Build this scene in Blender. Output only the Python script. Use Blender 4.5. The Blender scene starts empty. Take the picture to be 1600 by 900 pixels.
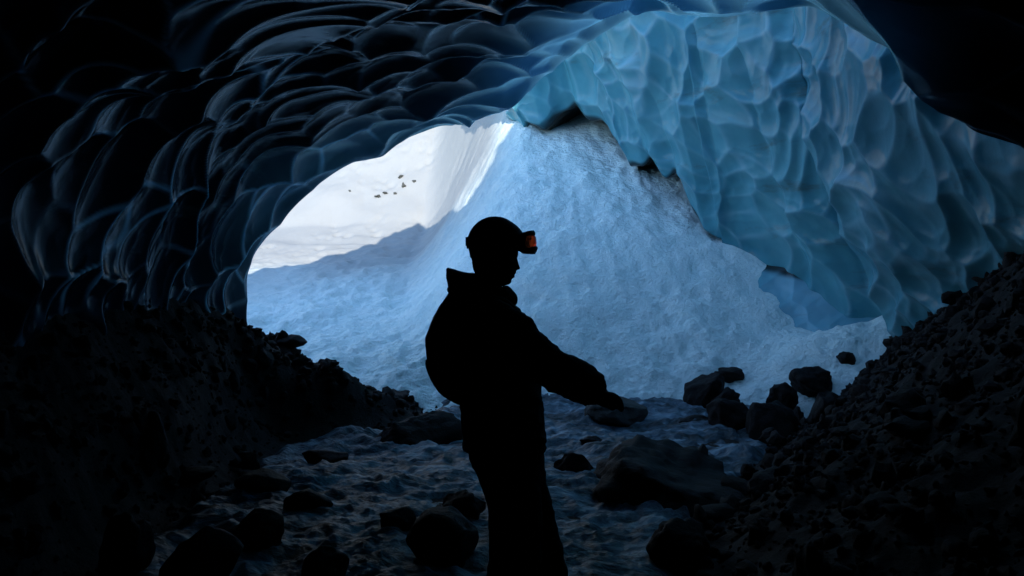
import bpy, bmesh, math, random
import numpy as np
from mathutils import Vector, Matrix

random.seed(7)
RNG = np.random.default_rng(11)
sc = bpy.context.scene
C = sc.collection

# ---------------------------------------------------------------- camera, light
DBG = False
F = 1555.0            # focal length in photograph pixels
CZ = 1.57
cam_d = bpy.data.cameras.new('camera'); cam = bpy.data.objects.new('camera', cam_d); C.objects.link(cam)
cam.location = (0, 0, CZ); cam.rotation_euler = (math.radians(90), 0, 0)
cam_d.lens = 35.0; cam_d.sensor_width = 36.0; cam_d.clip_end = 2000; cam_d.clip_start = 0.05
sc.camera = cam

SUN_EL = math.radians(21)
SUN_AZ = math.radians(3)         # to the right of straight behind the camera
L = Vector((math.sin(SUN_AZ) * math.cos(SUN_EL), -math.cos(SUN_AZ) * math.cos(SUN_EL), math.sin(SUN_EL)))
w = bpy.data.worlds.new('World'); sc.world = w; w.use_nodes = True
nt = w.node_tree
bg = nt.nodes['Background']; sky = nt.nodes.new('ShaderNodeTexSky'); sky.sky_type = 'NISHITA'
sky.sun_disc = False; sky.sun_elevation = SUN_EL
sky.sun_rotation = math.atan2(L.x, L.y)
sky.altitude = 1500; sky.dust_density = 0.2; sky.ozone_density = 2.5
nt.links.new(sky.outputs[0], bg.inputs[0]); bg.inputs[1].default_value = 0.15
sd = bpy.data.lights.new('sun', 'SUN'); so = bpy.data.objects.new('sun', sd); C.objects.link(so)
sd.energy = 2.0; sd.angle = math.radians(0.5); sd.color = (1.0, 0.90, 0.78)
so.rotation_euler = L.to_track_quat('Z', 'Y').to_euler(); so.location = (5, -5, 20)

vs = sc.view_settings
vs.view_transform = 'Standard'; vs.look = 'None'; vs.gamma = 1; vs.use_curve_mapping = False
vs.exposure = 2.08
cy = sc.cycles
cy.max_bounces = 10; cy.diffuse_bounces = 7; cy.glossy_bounces = 3; cy.transmission_bounces = 4
cy.sample_clamp_indirect = 4; cy.use_denoising = True
cy.caustics_reflective = False; cy.caustics_refractive = False

# ---------------------------------------------------------------- numeric helpers
_perm = np.random.default_rng(3).permutation(256); _perm = np.concatenate([_perm, _perm, _perm])
_grad = np.random.default_rng(4).normal(size=(256, 3)); _grad /= np.linalg.norm(_grad, axis=1)[:, None]
def _h(i, j, k): return _perm[_perm[_perm[i & 255] + (j & 255)] + (k & 255)]
def perlin(P):
    P = np.asarray(P, float); I = np.floor(P).astype(int); f = P - I
    u = f * f * f * (f * (f * 6 - 15) + 10)
    out = 0
    for a in (0, 1):
        for b in (0, 1):
            for c in (0, 1):
                g = _grad[_h(I[..., 0] + a, I[..., 1] + b, I[..., 2] + c)]
                d = (g * (f - np.array([a, b, c]))).sum(-1)
                wt = (u[..., 0] if a else 1 - u[..., 0]) * (u[..., 1] if b else 1 - u[..., 1]) * (u[..., 2] if c else 1 - u[..., 2])
                out = out + d * wt
    return out * 1.6
def fbm(P, o=4, lac=2.1, g=0.5):
    P = np.asarray(P, float); s = 0; a = 1
    for k in range(o):
        s = s + a * perlin(P + 17.3 * k); P = P * lac; a *= g
    return s
def p3(x, y, z=0.0):
    x, y = np.broadcast_arrays(np.asarray(x, float), np.asarray(y, float)); return np.stack([x, y, np.broadcast_to(z, x.shape)], -1)
_off = np.random.default_rng(5).random((256, 3)); _off2 = np.random.default_rng(6).random(256)
def worley(P, jit=0.9):
    I = np.floor(P).astype(int); F1 = np.full(P.shape[:-1], 9.0); F2 = F1.copy(); ID = np.zeros(P.shape[:-1])
    for a in (-1, 0, 1):
        for b in (-1, 0, 1):
            for c in (-1, 0, 1):
                J = I + np.array([a, b, c]); hh = _h(J[..., 0], J[..., 1], J[..., 2])
                q = J + 0.5 + (_off[hh] - 0.5) * jit
                d = np.sqrt(((P - q) ** 2).sum(-1))
                nw = d < F1
                F2 = np.where(nw, F1, np.minimum(F2, d)); ID = np.where(nw, _off2[hh], ID); F1 = np.where(nw, d, F1)
    return F1, F2, ID
def smooth(a, b, x):
    t = np.clip((x - a) / (b - a), 0, 1); return t * t * (3 - 2 * t)

def mat(name, base, rough=0.8, spec=0.5, **k):
    m = bpy.data.materials.new(name); m.use_nodes = True
    b = m.node_tree.nodes['Principled BSDF']
    b.inputs['Base Color'].default_value = (*base, 1); b.inputs['Roughness'].default_value = rough
    b.inputs['Specular IOR Level'].default_value = spec
    for kk, v in k.items(): b.inputs[kk.replace('_', ' ')].default_value = v
    return m, m.node_tree, b
def noise_node(nt, scale, detail=4, rough=0.5, vec=None, kind='FBM'):
    n = nt.nodes.new('ShaderNodeTexNoise'); n.inputs['Scale'].default_value = scale
    n.inputs['Detail'].default_value = detail; n.inputs['Roughness'].default_value = rough
    if vec is None:
        tc = nt.nodes.get('TC') or nt.nodes.new('ShaderNodeTexCoord'); tc.name = 'TC'; vec = tc.outputs['Object']
    nt.links.new(vec, n.inputs['Vector']); return n
def ramp(nt, src, stops):
    r = nt.nodes.new('ShaderNodeValToRGB'); e = r.color_ramp.elements
    while len(e) < len(stops): e.new(0.5)
    for k, (p, c) in enumerate(stops): e[k].position = p; e[k].color = (*c, 1) if len(c) == 3 else c
    nt.links.new(src, r.inputs[0]); return r
def bump(nt, b, src, strength, dist, prev=None):
    n = nt.nodes.new('ShaderNodeBump'); n.inputs['Strength'].default_value = strength; n.inputs['Distance'].default_value = dist
    nt.links.new(src, n.inputs['Height'])
    if prev: nt.links.new(prev.outputs[0], n.inputs['Normal'])
    nt.links.new(n.outputs[0], b.inputs['Normal']); return n

def mesh_obj(name, V, Fc, m, parent=None, smooth_=True):
    me = bpy.data.meshes.new(name)
    V = np.asarray(V, np.float32)
    if isinstance(Fc, np.ndarray):
        n, k = Fc.shape
        me.vertices.add(len(V)); me.vertices.foreach_set('co', V.ravel())
        me.loops.add(n * k); me.loops.foreach_set('vertex_index', Fc.ravel().astype(np.int32))
        me.polygons.add(n); me.polygons.foreach_set('loop_start', np.arange(0, n * k, k, dtype=np.int32))
        me.update(calc_edges=True); me.validate()
    else:
        me.from_pydata(V.tolist(), [], Fc)
    if smooth_: me.polygons.foreach_set('use_smooth', np.ones(len(me.polygons), bool))
    if m: me.materials.append(m)
    me.update()
    o = bpy.data.objects.new(name, me); C.objects.link(o)
    if parent is not None: o.parent = parent
    return o
def tag(o, label=None, cat=None, group=None, kind=None):
    if label: o['label'] = label
    if cat: o['category'] = cat
    if group: o['group'] = group
    if kind: o['kind'] = kind
    return o
def grid_faces(nu, nv, flip=False):
    i = np.arange(nu - 1)[:, None] * nv + np.arange(nv - 1)[None]
    q = np.stack([i, i + 1, i + nv + 1, i + nv], -1).reshape(-1, 4)
    return q[:, ::-1].copy() if flip else q

# ---------------------------------------------------------------- materials
snow, snt, sb = mat('snow', (0.62, 0.76, 0.88), 0.75, 0.25)
n1 = noise_node(snt, 3.0, 6, 0.6); n2 = noise_node(snt, 22, 5, 0.65)
r = ramp(snt, n1.outputs[0], [(0.35, (0.67, 0.85, 0.84)), (0.62, (0.76, 0.90, 0.88))]); 
fa = snt.nodes.new('ShaderNodeAttribute'); fa.attribute_name = 'sun_dim'; fm = snt.nodes.new('ShaderNodeMix'); fm.data_type = 'RGBA'
snt.links.new(fa.outputs['Fac'], fm.inputs[0]); snt.links.new(r.outputs[0], fm.inputs[6]); fm.inputs[7].default_value = (0.27, 0.285, 0.28, 1); snt.links.new(fm.outputs[2], sb.inputs['Base Color'])  # base colour greyed over the sunlit hillside to hold its brightness down
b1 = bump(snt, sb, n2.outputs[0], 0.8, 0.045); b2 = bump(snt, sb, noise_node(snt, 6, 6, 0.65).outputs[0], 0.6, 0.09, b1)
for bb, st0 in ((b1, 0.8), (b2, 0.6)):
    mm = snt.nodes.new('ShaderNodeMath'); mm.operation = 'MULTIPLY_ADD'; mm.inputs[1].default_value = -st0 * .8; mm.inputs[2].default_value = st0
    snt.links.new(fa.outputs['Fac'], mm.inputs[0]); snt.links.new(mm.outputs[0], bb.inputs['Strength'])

ice, it, ib = mat('glacier_ice', (0.16, 0.42, 0.60), 0.15, 0.12, Subsurface_Weight=0.5, Subsurface_Scale=0.05, IOR=1.31)
ib.inputs['Subsurface Radius'].default_value = (0.25, 0.8, 1.0)
a1 = noise_node(it, 0.9, 5, 0.6); r = ramp(it, a1.outputs[0], [(0.3, (0.035, 0.12, 0.19)), (0.7, (0.08, 0.20, 0.28))])
# brown silt bands frozen into the ice, running roughly level
tc = it.nodes['TC']; mp = it.nodes.new('ShaderNodeMapping'); mp.inputs['Scale'].default_value = (0.5, 0.5, 2.2); mp.inputs['Rotation'].default_value = (0.25, 0.5, 0)
it.links.new(tc.outputs['Object'], mp.inputs[0])
s1 = noise_node(it, 1.5, 6, 0.7, mp.outputs[0]); rs = ramp(it, s1.outputs[0], [(0.60, (0, 0, 0)), (0.72, (0.75, 0.75, 0.75))])
mx = it.nodes.new('ShaderNodeMix'); mx.data_type = 'RGBA'
it.links.new(rs.outputs[0], mx.inputs[0]); 
def mix_attr(nm, base_out, col):
    q = it.nodes.new('ShaderNodeAttribute'); q.attribute_name = nm; m_ = it.nodes.new('ShaderNodeMix'); m_.data_type = 'RGBA'
    it.links.new(q.outputs['Fac'], m_.inputs[0]); it.links.new(base_out, m_.inputs[6]); m_.inputs[7].default_value = (*col, 1); return m_.outputs[2]
o1 = mix_attr('clear_ice', r.outputs[0], (0.006, 0.02, 0.035)); o1 = mix_attr('pale_glow_tint', o1, (0.60, 0.78, 0.90))  # ridges painted paler in the base colour to imitate their glow
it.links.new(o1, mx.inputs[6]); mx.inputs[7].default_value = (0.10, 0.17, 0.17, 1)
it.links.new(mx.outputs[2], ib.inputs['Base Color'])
b1 = bump(it, ib, noise_node(it, 5, 3, 0.5).outputs[0], 0.12, 0.03); bump(it, ib, noise_node(it, 30, 2, 0.5).outputs[0], 0.05, 0.01, b1)

# thin ice at the lip of the roof lets daylight through
at = it.nodes.new('ShaderNodeAttribute'); at.attribute_name = 'thinness'
trl = it.nodes.new('ShaderNodeBsdfTranslucent'); trl.inputs[0].default_value = (0.10, 0.34, 0.54, 1)
msh = it.nodes.new('ShaderNodeMixShader'); outn = it.nodes['Material Output']
it.links.new(at.outputs['Fac'], msh.inputs[0]); it.links.new(ib.outputs[0], msh.inputs[1]); it.links.new(trl.outputs[0], msh.inputs[2]); it.links.new(msh.outputs[0], outn.inputs[0])
wall_m, qt, qb = mat('pale_wall_ice', (0.2, 0.4, 0.5), 0.2, 0.35, Subsurface_Weight=0.4, Subsurface_Scale=0.05, IOR=1.31)
qb.inputs['Subsurface Radius'].default_value = (0.25, 0.8, 1.0)
it = qt
r = ramp(qt, noise_node(qt, 0.9, 5, 0.6).outputs[0], [(0.3, (0.055, 0.24, 0.31)), (0.7, (0.125, 0.37, 0.44))])
o1 = mix_attr('pale_glow_tint', r.outputs[0], (0.35, 0.58, 0.70))  # ridge glow painted into the wall colour; random pale patches on the ledge
tc = qt.nodes['TC']; mp = qt.nodes.new('ShaderNodeMapping'); mp.inputs['Scale'].default_value = (0.5, 0.5, 2.2); mp.inputs['Rotation'].default_value = (0.25, 0.5, 0); qt.links.new(tc.outputs['Object'], mp.inputs[0])
rs = ramp(qt, noise_node(qt, 1.5, 6, 0.7, mp.outputs[0]).outputs[0], [(0.58, (0, 0, 0)), (0.72, (0.7, 0.7, 0.7))])
mx = qt.nodes.new('ShaderNodeMix'); mx.data_type = 'RGBA'; qt.links.new(rs.outputs[0], mx.inputs[0]); qt.links.new(o1, mx.inputs[6]); mx.inputs[7].default_value = (0.09, 0.13, 0.12, 1)
o1 = mix_attr('dirt_shade', mx.outputs[2], (0.012, 0.013, 0.012)); qt.links.new(o1, qb.inputs['Base Color'])
b1 = bump(qt, qb, noise_node(qt, 5, 3, 0.5).outputs[0], 0.2, 0.04); bump(qt, qb, noise_node(qt, 30, 2, 0.5).outputs[0], 0.1, 0.01, b1)
ledge_m, et, eb = mat('crusted_ice', (0.42, 0.58, 0.68), 0.5, 0.3); bump(et, eb, noise_node(et, 6, 4).outputs[0], 0.5, 0.04)
gice, gt, gb = mat('outer_glacier', (0.6, 0.72, 0.8), 0.6); bump(gt, gb, noise_node(gt, 1.2, 5).outputs[0], 0.6, 0.3)

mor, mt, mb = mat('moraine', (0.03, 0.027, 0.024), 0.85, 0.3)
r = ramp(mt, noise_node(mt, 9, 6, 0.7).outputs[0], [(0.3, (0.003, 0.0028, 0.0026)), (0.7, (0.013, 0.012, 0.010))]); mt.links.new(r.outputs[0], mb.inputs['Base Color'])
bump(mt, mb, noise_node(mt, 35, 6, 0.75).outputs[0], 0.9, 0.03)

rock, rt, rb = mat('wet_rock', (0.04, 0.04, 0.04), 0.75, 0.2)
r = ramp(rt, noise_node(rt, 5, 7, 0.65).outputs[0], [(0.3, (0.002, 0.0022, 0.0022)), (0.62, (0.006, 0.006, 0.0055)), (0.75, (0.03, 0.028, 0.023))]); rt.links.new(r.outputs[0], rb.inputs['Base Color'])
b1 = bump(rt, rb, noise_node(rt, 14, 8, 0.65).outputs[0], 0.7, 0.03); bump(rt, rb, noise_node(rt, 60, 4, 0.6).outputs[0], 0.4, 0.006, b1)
rock_pale, rp_, rpb = mat('grey_rock', (0.06, 0.065, 0.06), 0.8, 0.2); bump(rp_, rpb, noise_node(rp_, 14, 8, 0.65).outputs[0], 0.7, 0.03)
silt, st_, sib = mat('dirty_ice', (0.045, 0.05, 0.045), 0.7)
bump(st_, sib, noise_node(st_, 10, 6, 0.7).outputs[0], 0.8, 0.04)

stream, wt_, wb = mat('frozen_stream', (0.2, 0.3, 0.38), 0.5, 0.35)
tc = wt_.nodes.new('ShaderNodeTexCoord'); tc.name = 'TC'
mp = wt_.nodes.new('ShaderNodeMapping'); mp.inputs['Scale'].default_value = (1, 1.9, 1); mp.inputs['Rotation'].default_value = (0, 0, 0.35); wt_.links.new(tc.outputs['Object'], mp.inputs[0])
a = noise_node(wt_, 2.6, 8, 0.62, mp.outputs[0]); a.inputs['Distortion'].default_value = 0.8
r = ramp(wt_, a.outputs[0], [(0.40, (0.015, 0.028, 0.035)), (0.52, (0.07, 0.12, 0.16)), (0.66, (0.26, 0.38, 0.46))]); wt_.links.new(r.outputs[0], wb.inputs['Base Color'])
b1 = bump(wt_, wb, a.outputs[0], 0.9, 0.12); bump(wt_, wb, noise_node(wt_, 16, 6, 0.65, mp.outputs[0]).outputs[0], 0.7, 0.03, b1)

# ---------------------------------------------------------------- ground shape
CREEK = np.array([(-2.5, -3), (-2.25, 6), (-2.15, 7.4), (-2.1, 8.95), (-1.4, 9.3), (-0.9, 9.8), (-0.9, 14), (3.2, 14), (3.15, 10.2), (2.7, 9.2), (1.9, 7.6), (1.15, 6.0), (0.9, 4.6), (1.5, 2), (1.6, -3)])
def creek_sd(x, y):           # distance outside the creek, 0 within
    x = np.asarray(x, float); y = np.asarray(y, float); d = np.full(x.shape, 1e9); ins = np.zeros(x.shape, bool)
    n = len(CREEK)
    for i in range(n):
        a, b = CREEK[i], CREEK[(i + 1) % n]; e = b - a
        t = np.clip(((x - a[0]) * e[0] + (y - a[1]) * e[1]) / (e @ e), 0, 1)
        d = np.minimum(d, np.hypot(x - a[0] - t * e[0], y - a[1] - t * e[1]))
        c = (a[1] > y) != (b[1] > y)
        ins ^= c & (x < (b[0] - a[0]) * (y - a[1]) / (b[1] - a[1] + 1e-12) + a[0])
    return np.where(ins, -d, d)
def floor_z(y): return 0.05 * (np.clip(y, -4, 30) - 4)
def ground_h(x, y, detail=True):
    x = np.asarray(x, float); y = np.asarray(y, float)
    sdv = creek_sd(x, y); d = np.maximum(sdv, 0)
    left = smooth(0, -1.5, x)
    back = smooth(9.2, 10.2, y)
    m_l = 1.55 * (1 - back) + (0.30 + 0.22 * smooth(-1.7, -3.0, x)) * back
    m_r = 0.60 + 0.10 * smooth(5, 9, y) + 0.26 * smooth(2.6, 3.6, x) * smooth(5.0, 6.3, y)
    m = m_l * left + m_r * (1 - left)
    h = floor_z(y) + m * np.where(left > .5, np.minimum(d, 1.6), np.minimum(d, 2.9)) * smooth(-0.1, 0.35, d + 0.0)
    # the left bank crests just inside the mouth and drops away outside
    h = h - left * np.maximum(y - 10.5, 0) * 0.9
    h = h - (1 - left) * np.maximum(y - 10.4, 0) * 0.25
    h = h - 1.6 * np.maximum(x - 4.5, 0)
    if detail:
        P = p3(x, y)
        h = h + 0.10 * fbm(P * 1.3, 4) * smooth(-.2, .6, sdv) + 0.035 * fbm(P * 6, 4) * smooth(-.2, .3, sdv) + 0.03 * fbm(P * 2.2, 3)
    return h
def snow_h(x, y, detail=True):
    x = np.asarray(x, float); y = np.asarray(y, float)
    m = 0.30 + 0.435 * smooth(-1.7, 0.3, x)
    yb = 10.2 + 0.35 * smooth(-1, -4, x)
    t = y - yb
    h = 0.31 + m * np.where(t < 25, t, 25 + (t - 25) * 0.9)
    h = np.where(t < 0, 0.31 + 0.55 * t, h)
    h = h + 0.42 * np.maximum(t - 8, 0) * smooth(0.6, -1.0, x)
    h = h + 0.45 * np.clip(x - 2.3, 0, 2.0) * smooth(11.5, 10.4, y)
    # low ridge where the cone drops to the open hillside on its left
    if detail:
        P = p3(x, y)
        near = smooth(30, 16, y); rgh = 0.25 + 0.75 * smooth(-0.2, 0.3, x) * 1.0 + 0.75 * smooth(17, 14.5, y) * smooth(0.3, -0.2, x); rgh = rgh * (0.35 + 0.9 * smooth(-.35, .35, perlin(P * 0.45 + 7)))
        dx, dy = x - 0.7, y - 16.5
        ang = np.arctan2(dx, -dy); rad = np.hypot(dx, dy)
        h = h + 0.018 * smooth(-.3, .4, perlin(P * .5 + 2)) * perlin(p3(ang * 26, rad * 0.5, 3.0)) * smooth(0.5, 2.5, rad) * near * smooth(-3, 0, x)
        h = h + 0.045 * perlin(p3(ang * 9, rad * 0.35, 8.0)) * smooth(0.5, 2.5, rad) * near
        h = h + 0.10 * fbm(P * 0.55, 3) + (0.06 * fbm(P * 2.6, 4) + 0.02 * fbm(P * 9, 3)) * near * rgh
        F1, F2, _ = worley(P * 3.3); h = h - 0.045 * smooth(0.45, 0.15, F1) * near * smooth(-0.1, 0.3, perlin(P * 0.6 + 5) + 0.15)
        F1, F2, _ = worley(P * np.array([7, 6, 1.0]) + 9); h = h + 0.035 * smooth(0.38, 0.08, F1) * smooth(0.2, 1.4, x) * smooth(13.2, 11.5, y) * smooth(-.25, .25, perlin(P * 1.1 + 3))
        h = h + 0.5 * fbm(P * 0.08, 3) * smooth(20, 40, y)
    return h
def px(pxx, pyy, Y): return ((pxx - 800) / F * Y, Y, CZ + (450 - pyy) / F * Y)
def hit_snow(pxx, pyy):
    Y = np.arange(9.5, 90, 0.02); x = (pxx - 800) / F * Y; z = CZ + (450 - pyy) / F * Y
    s = snow_h(x, Y, False); i = np.argmax(s > z); return np.array([x[i], Y[i], z[i]])
def hit_ground(pxx, pyy):
    Y = np.arange(2.5, 14, 0.01); x = (pxx - 800) / F * Y; z = CZ + (450 - pyy) / F * Y
    s = ground_h(x, Y, False); i = np.argmax(s > z)
    return np.array([x[i], Y[i], z[i]])

# ---------------------------------------------------------------- terrain meshes
xs = np.concatenate([np.linspace(-60, -9, 50), np.linspace(-8.9, 6.5, 560), np.linspace(6.7, 60, 50)])
ys = np.concatenate([np.linspace(9.3, 17, 330), np.linspace(17.04, 30, 220), np.linspace(30.3, 110, 120)])
X, Y = np.meshgrid(xs, ys, indexing='ij'); Z = snow_h(X, Y)
Z = Z - 0.8 * smooth(9.8, 9.3, Y)
so_m = tag(mesh_obj('snow_slope', np.stack([X, Y, Z], -1).reshape(-1, 3), grid_faces(len(xs), len(ys), True), snow), kind='structure')
att = so_m.data.attributes.new('sun_dim', 'FLOAT', 'POINT'); att.data.foreach_set('value', (smooth(12.8, 16.5, Y + 0.5 * perlin(p3(X, Y) * .8)) * smooth(0.35, -0.45, X)).ravel().astype(np.float32))  # mask of the greyed sunlit part

xs = np.linspace(-6.5, 6.5, 440); ys = np.concatenate([np.linspace(-9, 3, 60), np.linspace(3.03, 13.5, 400)])
X, Y = np.meshgrid(xs, ys, indexing='ij'); Z = ground_h(X, Y) - 0.07 * smooth(0.05, -0.15, creek_sd(X, Y))
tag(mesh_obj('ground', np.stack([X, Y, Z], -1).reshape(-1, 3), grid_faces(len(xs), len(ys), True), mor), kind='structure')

xs = np.linspace(-3.2, 3.9, 460); ys = np.linspace(-3, 11.5, 700)
X, Y = np.meshgrid(xs, ys, indexing='ij'); P = p3(X, Y)
wp = P + 0.35 * np.stack([perlin(P * 1.1 + 3), perlin(P * 1.1 + 9), 0 * X], -1)
rid = 1 - np.abs(perlin(wp * np.array([1.3, 2.4, 1]) + 1)) * 2
rid2 = 1 - np.abs(perlin(wp * np.array([3.1, 5.2, 1]) + 7)) * 2
Z = floor_z(Y) - 0.03 + 0.06 * fbm(P * 1.4, 3) + 0.045 * rid * smooth(-.4, .3, perlin(P * .7)) + 0.025 * rid2 + 0.03 * fbm(P * 5, 4) + 0.012 * fbm(P * 14, 3)
Z = Z - 0.25 * smooth(-0.25, 0.25, creek_sd(X, Y)) + 0.10 * smooth(9.2, 10.5, Y)
tag(mesh_obj('frozen_stream', np.stack([X, Y, Z], -1).reshape(-1, 3), grid_faces(len(xs), len(ys), True), stream), kind='structure')

# ---------------------------------------------------------------- the ice cave
CX, CZc = 0.5, 1.3
def ring_from(pts):
    pts = np.array(pts, float); th = np.arctan2(pts[:, 2] - CZc, pts[:, 0] - CX); th = np.where(th < -math.pi / 2, th + 2 * math.pi, th)
    t = (th[0] - th) / (th[0] - th[-1]); o = np.argsort(t); return t[o], pts[o]
rim = [px(*q) for q in [(404, 640, 9.9), (402, 590, 9.9), (398, 548, 9.9), (388, 508, 9.9), (385, 468, 10), (388, 430, 10), (399, 400, 10), (420, 372, 10), (455, 335, 10), (500, 290, 10.1), (530, 266, 10.1), (555, 250, 10.2), (598, 244, 10.3), (618, 228, 10.4), (640, 215, 10.5), (690, 196, 10.6), (740, 188, 10.7), (790, 168, 10.3), (850, 122, 9.4), (920, 72, 8.3), (1000, 25, 7.3), (1130, 28, 6.3), (1270, 12, 5.8), (1400, 70, 5.5), (1470, 150, 5.4), (1520, 205, 5.4), (1600, 232, 5.4), (1680, 300, 5.4), (1740, 400, 5.4), (1780, 520, 5.4), (1790, 700, 5.4), (1790, 900, 5.4), (1790, 1000, 5.4)]]
B = [(-2.95, 8.2, -.3), (-2.95, 8.3, 1.2), (-2.82, 8.4, 2.0), (-2.4, 8.5, 2.7), (-1.7, 8.7, 3.15), (-.7, 8.8, 3.42), (0, 8.2, 3.5), (.5, 7.0, 3.45), (1.0, 6.0, 3.42), (1.5, 5.4, 3.25), (2.0, 5.1, 2.95), (2.5, 5, 2.5), (2.85, 5, 2.2), (3.2, 5, 1.6), (3.5, 5, .8), (3.5, 5, -.3)]
Cc = [(-3.0, 6.6, -.3), (-3.0, 6.6, 1.2), (-2.85, 6.6, 2.2), (-2.4, 6.7, 2.8), (-1.5, 6.9, 3.2), (-.4, 6.9, 3.4), (.3, 6.2, 3.45), (.9, 5.2, 3.4), (1.4, 4.8, 3.35), (2, 4.6, 3.2), (2.6, 4.5, 2.8), (3.1, 4.4, 2.2), (3.5, 4.4, 1.4), (3.6, 4.4, -.3)]
D = [(-3.0, 5, -.3), (-3.0, 5, 1.2), (-2.8, 5, 2.1), (-2.2, 5, 2.7), (-1.2, 5, 3.05), (0, 4.6, 3.25), (.68, 4, 3.4), (1.5, 3.8, 3.4), (2.3, 3.6, 3.2), (3.0, 3.5, 2.6), (3.5, 3.4, 1.8), (3.7, 3.4, 1), (3.7, 3.4, -.3)]
E = [(-3.2, 2.2, -.3), (-3.2, 2.2, 1.2), (-2.9, 2.2, 2.3), (-2.1, 2.2, 3.1), (-.6, 2.2, 3.5), (.8, 2.2, 3.55), (2.2, 2.2, 3.3), (3.2, 2.2, 2.6), (3.8, 2.2, 1.5), (3.9, 2.2, -.3)]
sh = lambda R, dy, s=1.0: [((q[0] - CX) * s + CX, q[1] + dy, (q[2] - CZc) * s + CZc) for q in R]
G_ = sh(E, -4.2); H_ = sh(E, -7.5, 0.85); I_ = sh(E, -9.5, 0.4); J_ = sh(E, -9.9, 0.05)
NU, NV = 620, 860
tu = np.linspace(0, 1, NU)
def resample(R, k=4):
    t, p = ring_from(R)
    tt = np.linspace(0, 1, NU); q = np.stack([np.interp(tt, t, p[:, i]) for i in range(3)], -1)
    for _ in range(k):
        q[1:-1] = (q[:-2] + 2 * q[1:-1] + q[2:]) / 4
    return q
rings = [resample(J_, 300), resample(I_, 300), resample(H_, 300), resample(G_, 300), resample(E, 300), resample(D, 60), resample(Cc, 300), resample(B, 250), resample(rim, 6)]
vpos = np.array([0, .06, .12, .20, .30, .42, .58, .76, 1.0])
# Catmull-Rom through the rings
vv = np.linspace(0, 1, NV); S = np.zeros((NV, NU, 3))
R_ = np.stack(rings)
T = np.zeros_like(R_)
for i in range(len(rings)):
    a, b = max(i - 1, 0), min(i + 1, len(rings) - 1); T[i] = (R_[b] - R_[a]) / (vpos[b] - vpos[a])
T[-1] = (R_[-1] - R_[-2]) / (vpos[-1] - vpos[-2])
for j, v in enumerate(vv):
    i = min(np.searchsorted(vpos, v, side='right') - 1, len(rings) - 2); hh = vpos[i + 1] - vpos[i]; s = (v - vpos[i]) / hh
    S[j] = (2 * s**3 - 3 * s**2 + 1) * R_[i] + (s**3 - 2 * s**2 + s) * hh * T[i] + (-2 * s**3 + 3 * s**2) * R_[i + 1] + (s**3 - s**2) * hh * T[i + 1]
NSG = 1
dv = np.gradient(S, axis=0); du = np.gradient(S, axis=1); N = np.cross(du, dv); N /= np.linalg.norm(N, axis=-1)[..., None] + 1e-9
ctr = np.stack([np.full(S.shape[:2], CX), S[..., 1], np.full(S.shape[:2], CZc)], -1)
sgn = np.sign(((ctr - S) * N).sum(-1).mean()); N *= sgn       # towards the inside
Q = S.copy(); Q[..., 1] = Q[..., 1] * 1.25
warp = 0.22 * np.stack([perlin(S * 0.9 + 2), perlin(S * 0.9 + 12), perlin(S * 0.9 + 22)], -1)
Qw = (Q + warp * 1.6) * 1.75
F1, F2, ID = worley(Qw)
rightness = smooth(-0.6, 2.2, S[..., 0])
def smin(a, b, k): return np.minimum(a, b) - np.maximum(k - np.abs(a - b), 0) ** 2 / (4 * k)
cup = smin(F1 ** 2, F2 ** 2, 0.035)
F1b, F2b, _ = worley(Qw * 2.3 + 5)
A = 0.23 * (1 - 0.3 * rightness)
edge = smooth(1.0, 0.955, vv)[:, None]                       # fade the relief out at the rim
disp = A * cup + 0.05 * F1b ** 2 * (0.4 + 0.6 * perlin(S * 0.8)) + 0.16 * perlin(S * 0.55 + 4)
disp = disp * (0.25 + 0.75 * edge)
S2 = S + NSG * N * (disp[..., None] - 0.10 * (0.25 + 0.75 * edge[..., None]))
# curl the last rows away into the body of the glacier
rimc = S2[-1]; rx = 0.0
extra = []
for k, (rad, fw) in enumerate([(0.05, 0.03), (0.16, 0.05), (0.4, 0.07), (1.2, 0.1)]):
    o = np.stack([rimc[:, 0] - CX, np.zeros(NU), np.maximum(rimc[:, 2] - CZc, -0.2)], -1); o /= np.linalg.norm(o, axis=-1)[:, None]
    out_l = rimc + o * rad + np.array([0, fw, 0])
    out_r = rimc + np.array([rad * 0.5, rad * 1.3, rad * 0.12])
    extra.append(out_l * (1 - rx) + out_r * rx)
S2 = np.concatenate([S2, np.stack(extra)], 0)
fc = grid_faces(S2.shape[0], NU)
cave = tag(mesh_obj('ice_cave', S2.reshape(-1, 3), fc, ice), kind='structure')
X2, Y2, Z2 = S2[..., 0], S2[..., 1], S2[..., 2]
pn = perlin(S2 * 0.5 + 3)
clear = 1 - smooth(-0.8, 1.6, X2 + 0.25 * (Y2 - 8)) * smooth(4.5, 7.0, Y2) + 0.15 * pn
vrow = np.concatenate([vv, np.ones(4)])[:, None]
thin = np.where(vrow >= 1, 0.10, 0.42) * (smooth(0.80, 0.99, vrow) * smooth(0.6, -0.6, X2) + smooth(0.60, 0.97, vrow) * smooth(-0.6, 0.6, X2)) * (0.35 + 0.65 * smooth(-2.0, 0.3, X2)) * smooth(2.4, 0.9, X2) + 0.0 * X2
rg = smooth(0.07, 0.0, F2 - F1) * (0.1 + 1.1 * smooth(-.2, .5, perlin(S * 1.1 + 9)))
pale_glow_tint = np.zeros(X2.shape); pale_glow_tint[:NV] = np.clip(rg, 0, 1) * 1.0
for nm_, vv_ in (('clear_ice', clear), ('pale_glow_tint', pale_glow_tint), ('thinness', thin)):
    att = cave.data.attributes.new(nm_, 'FLOAT', 'POINT'); att.data.foreach_set('value', np.clip(vv_, 0, 1).ravel().astype(np.float32))
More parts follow.
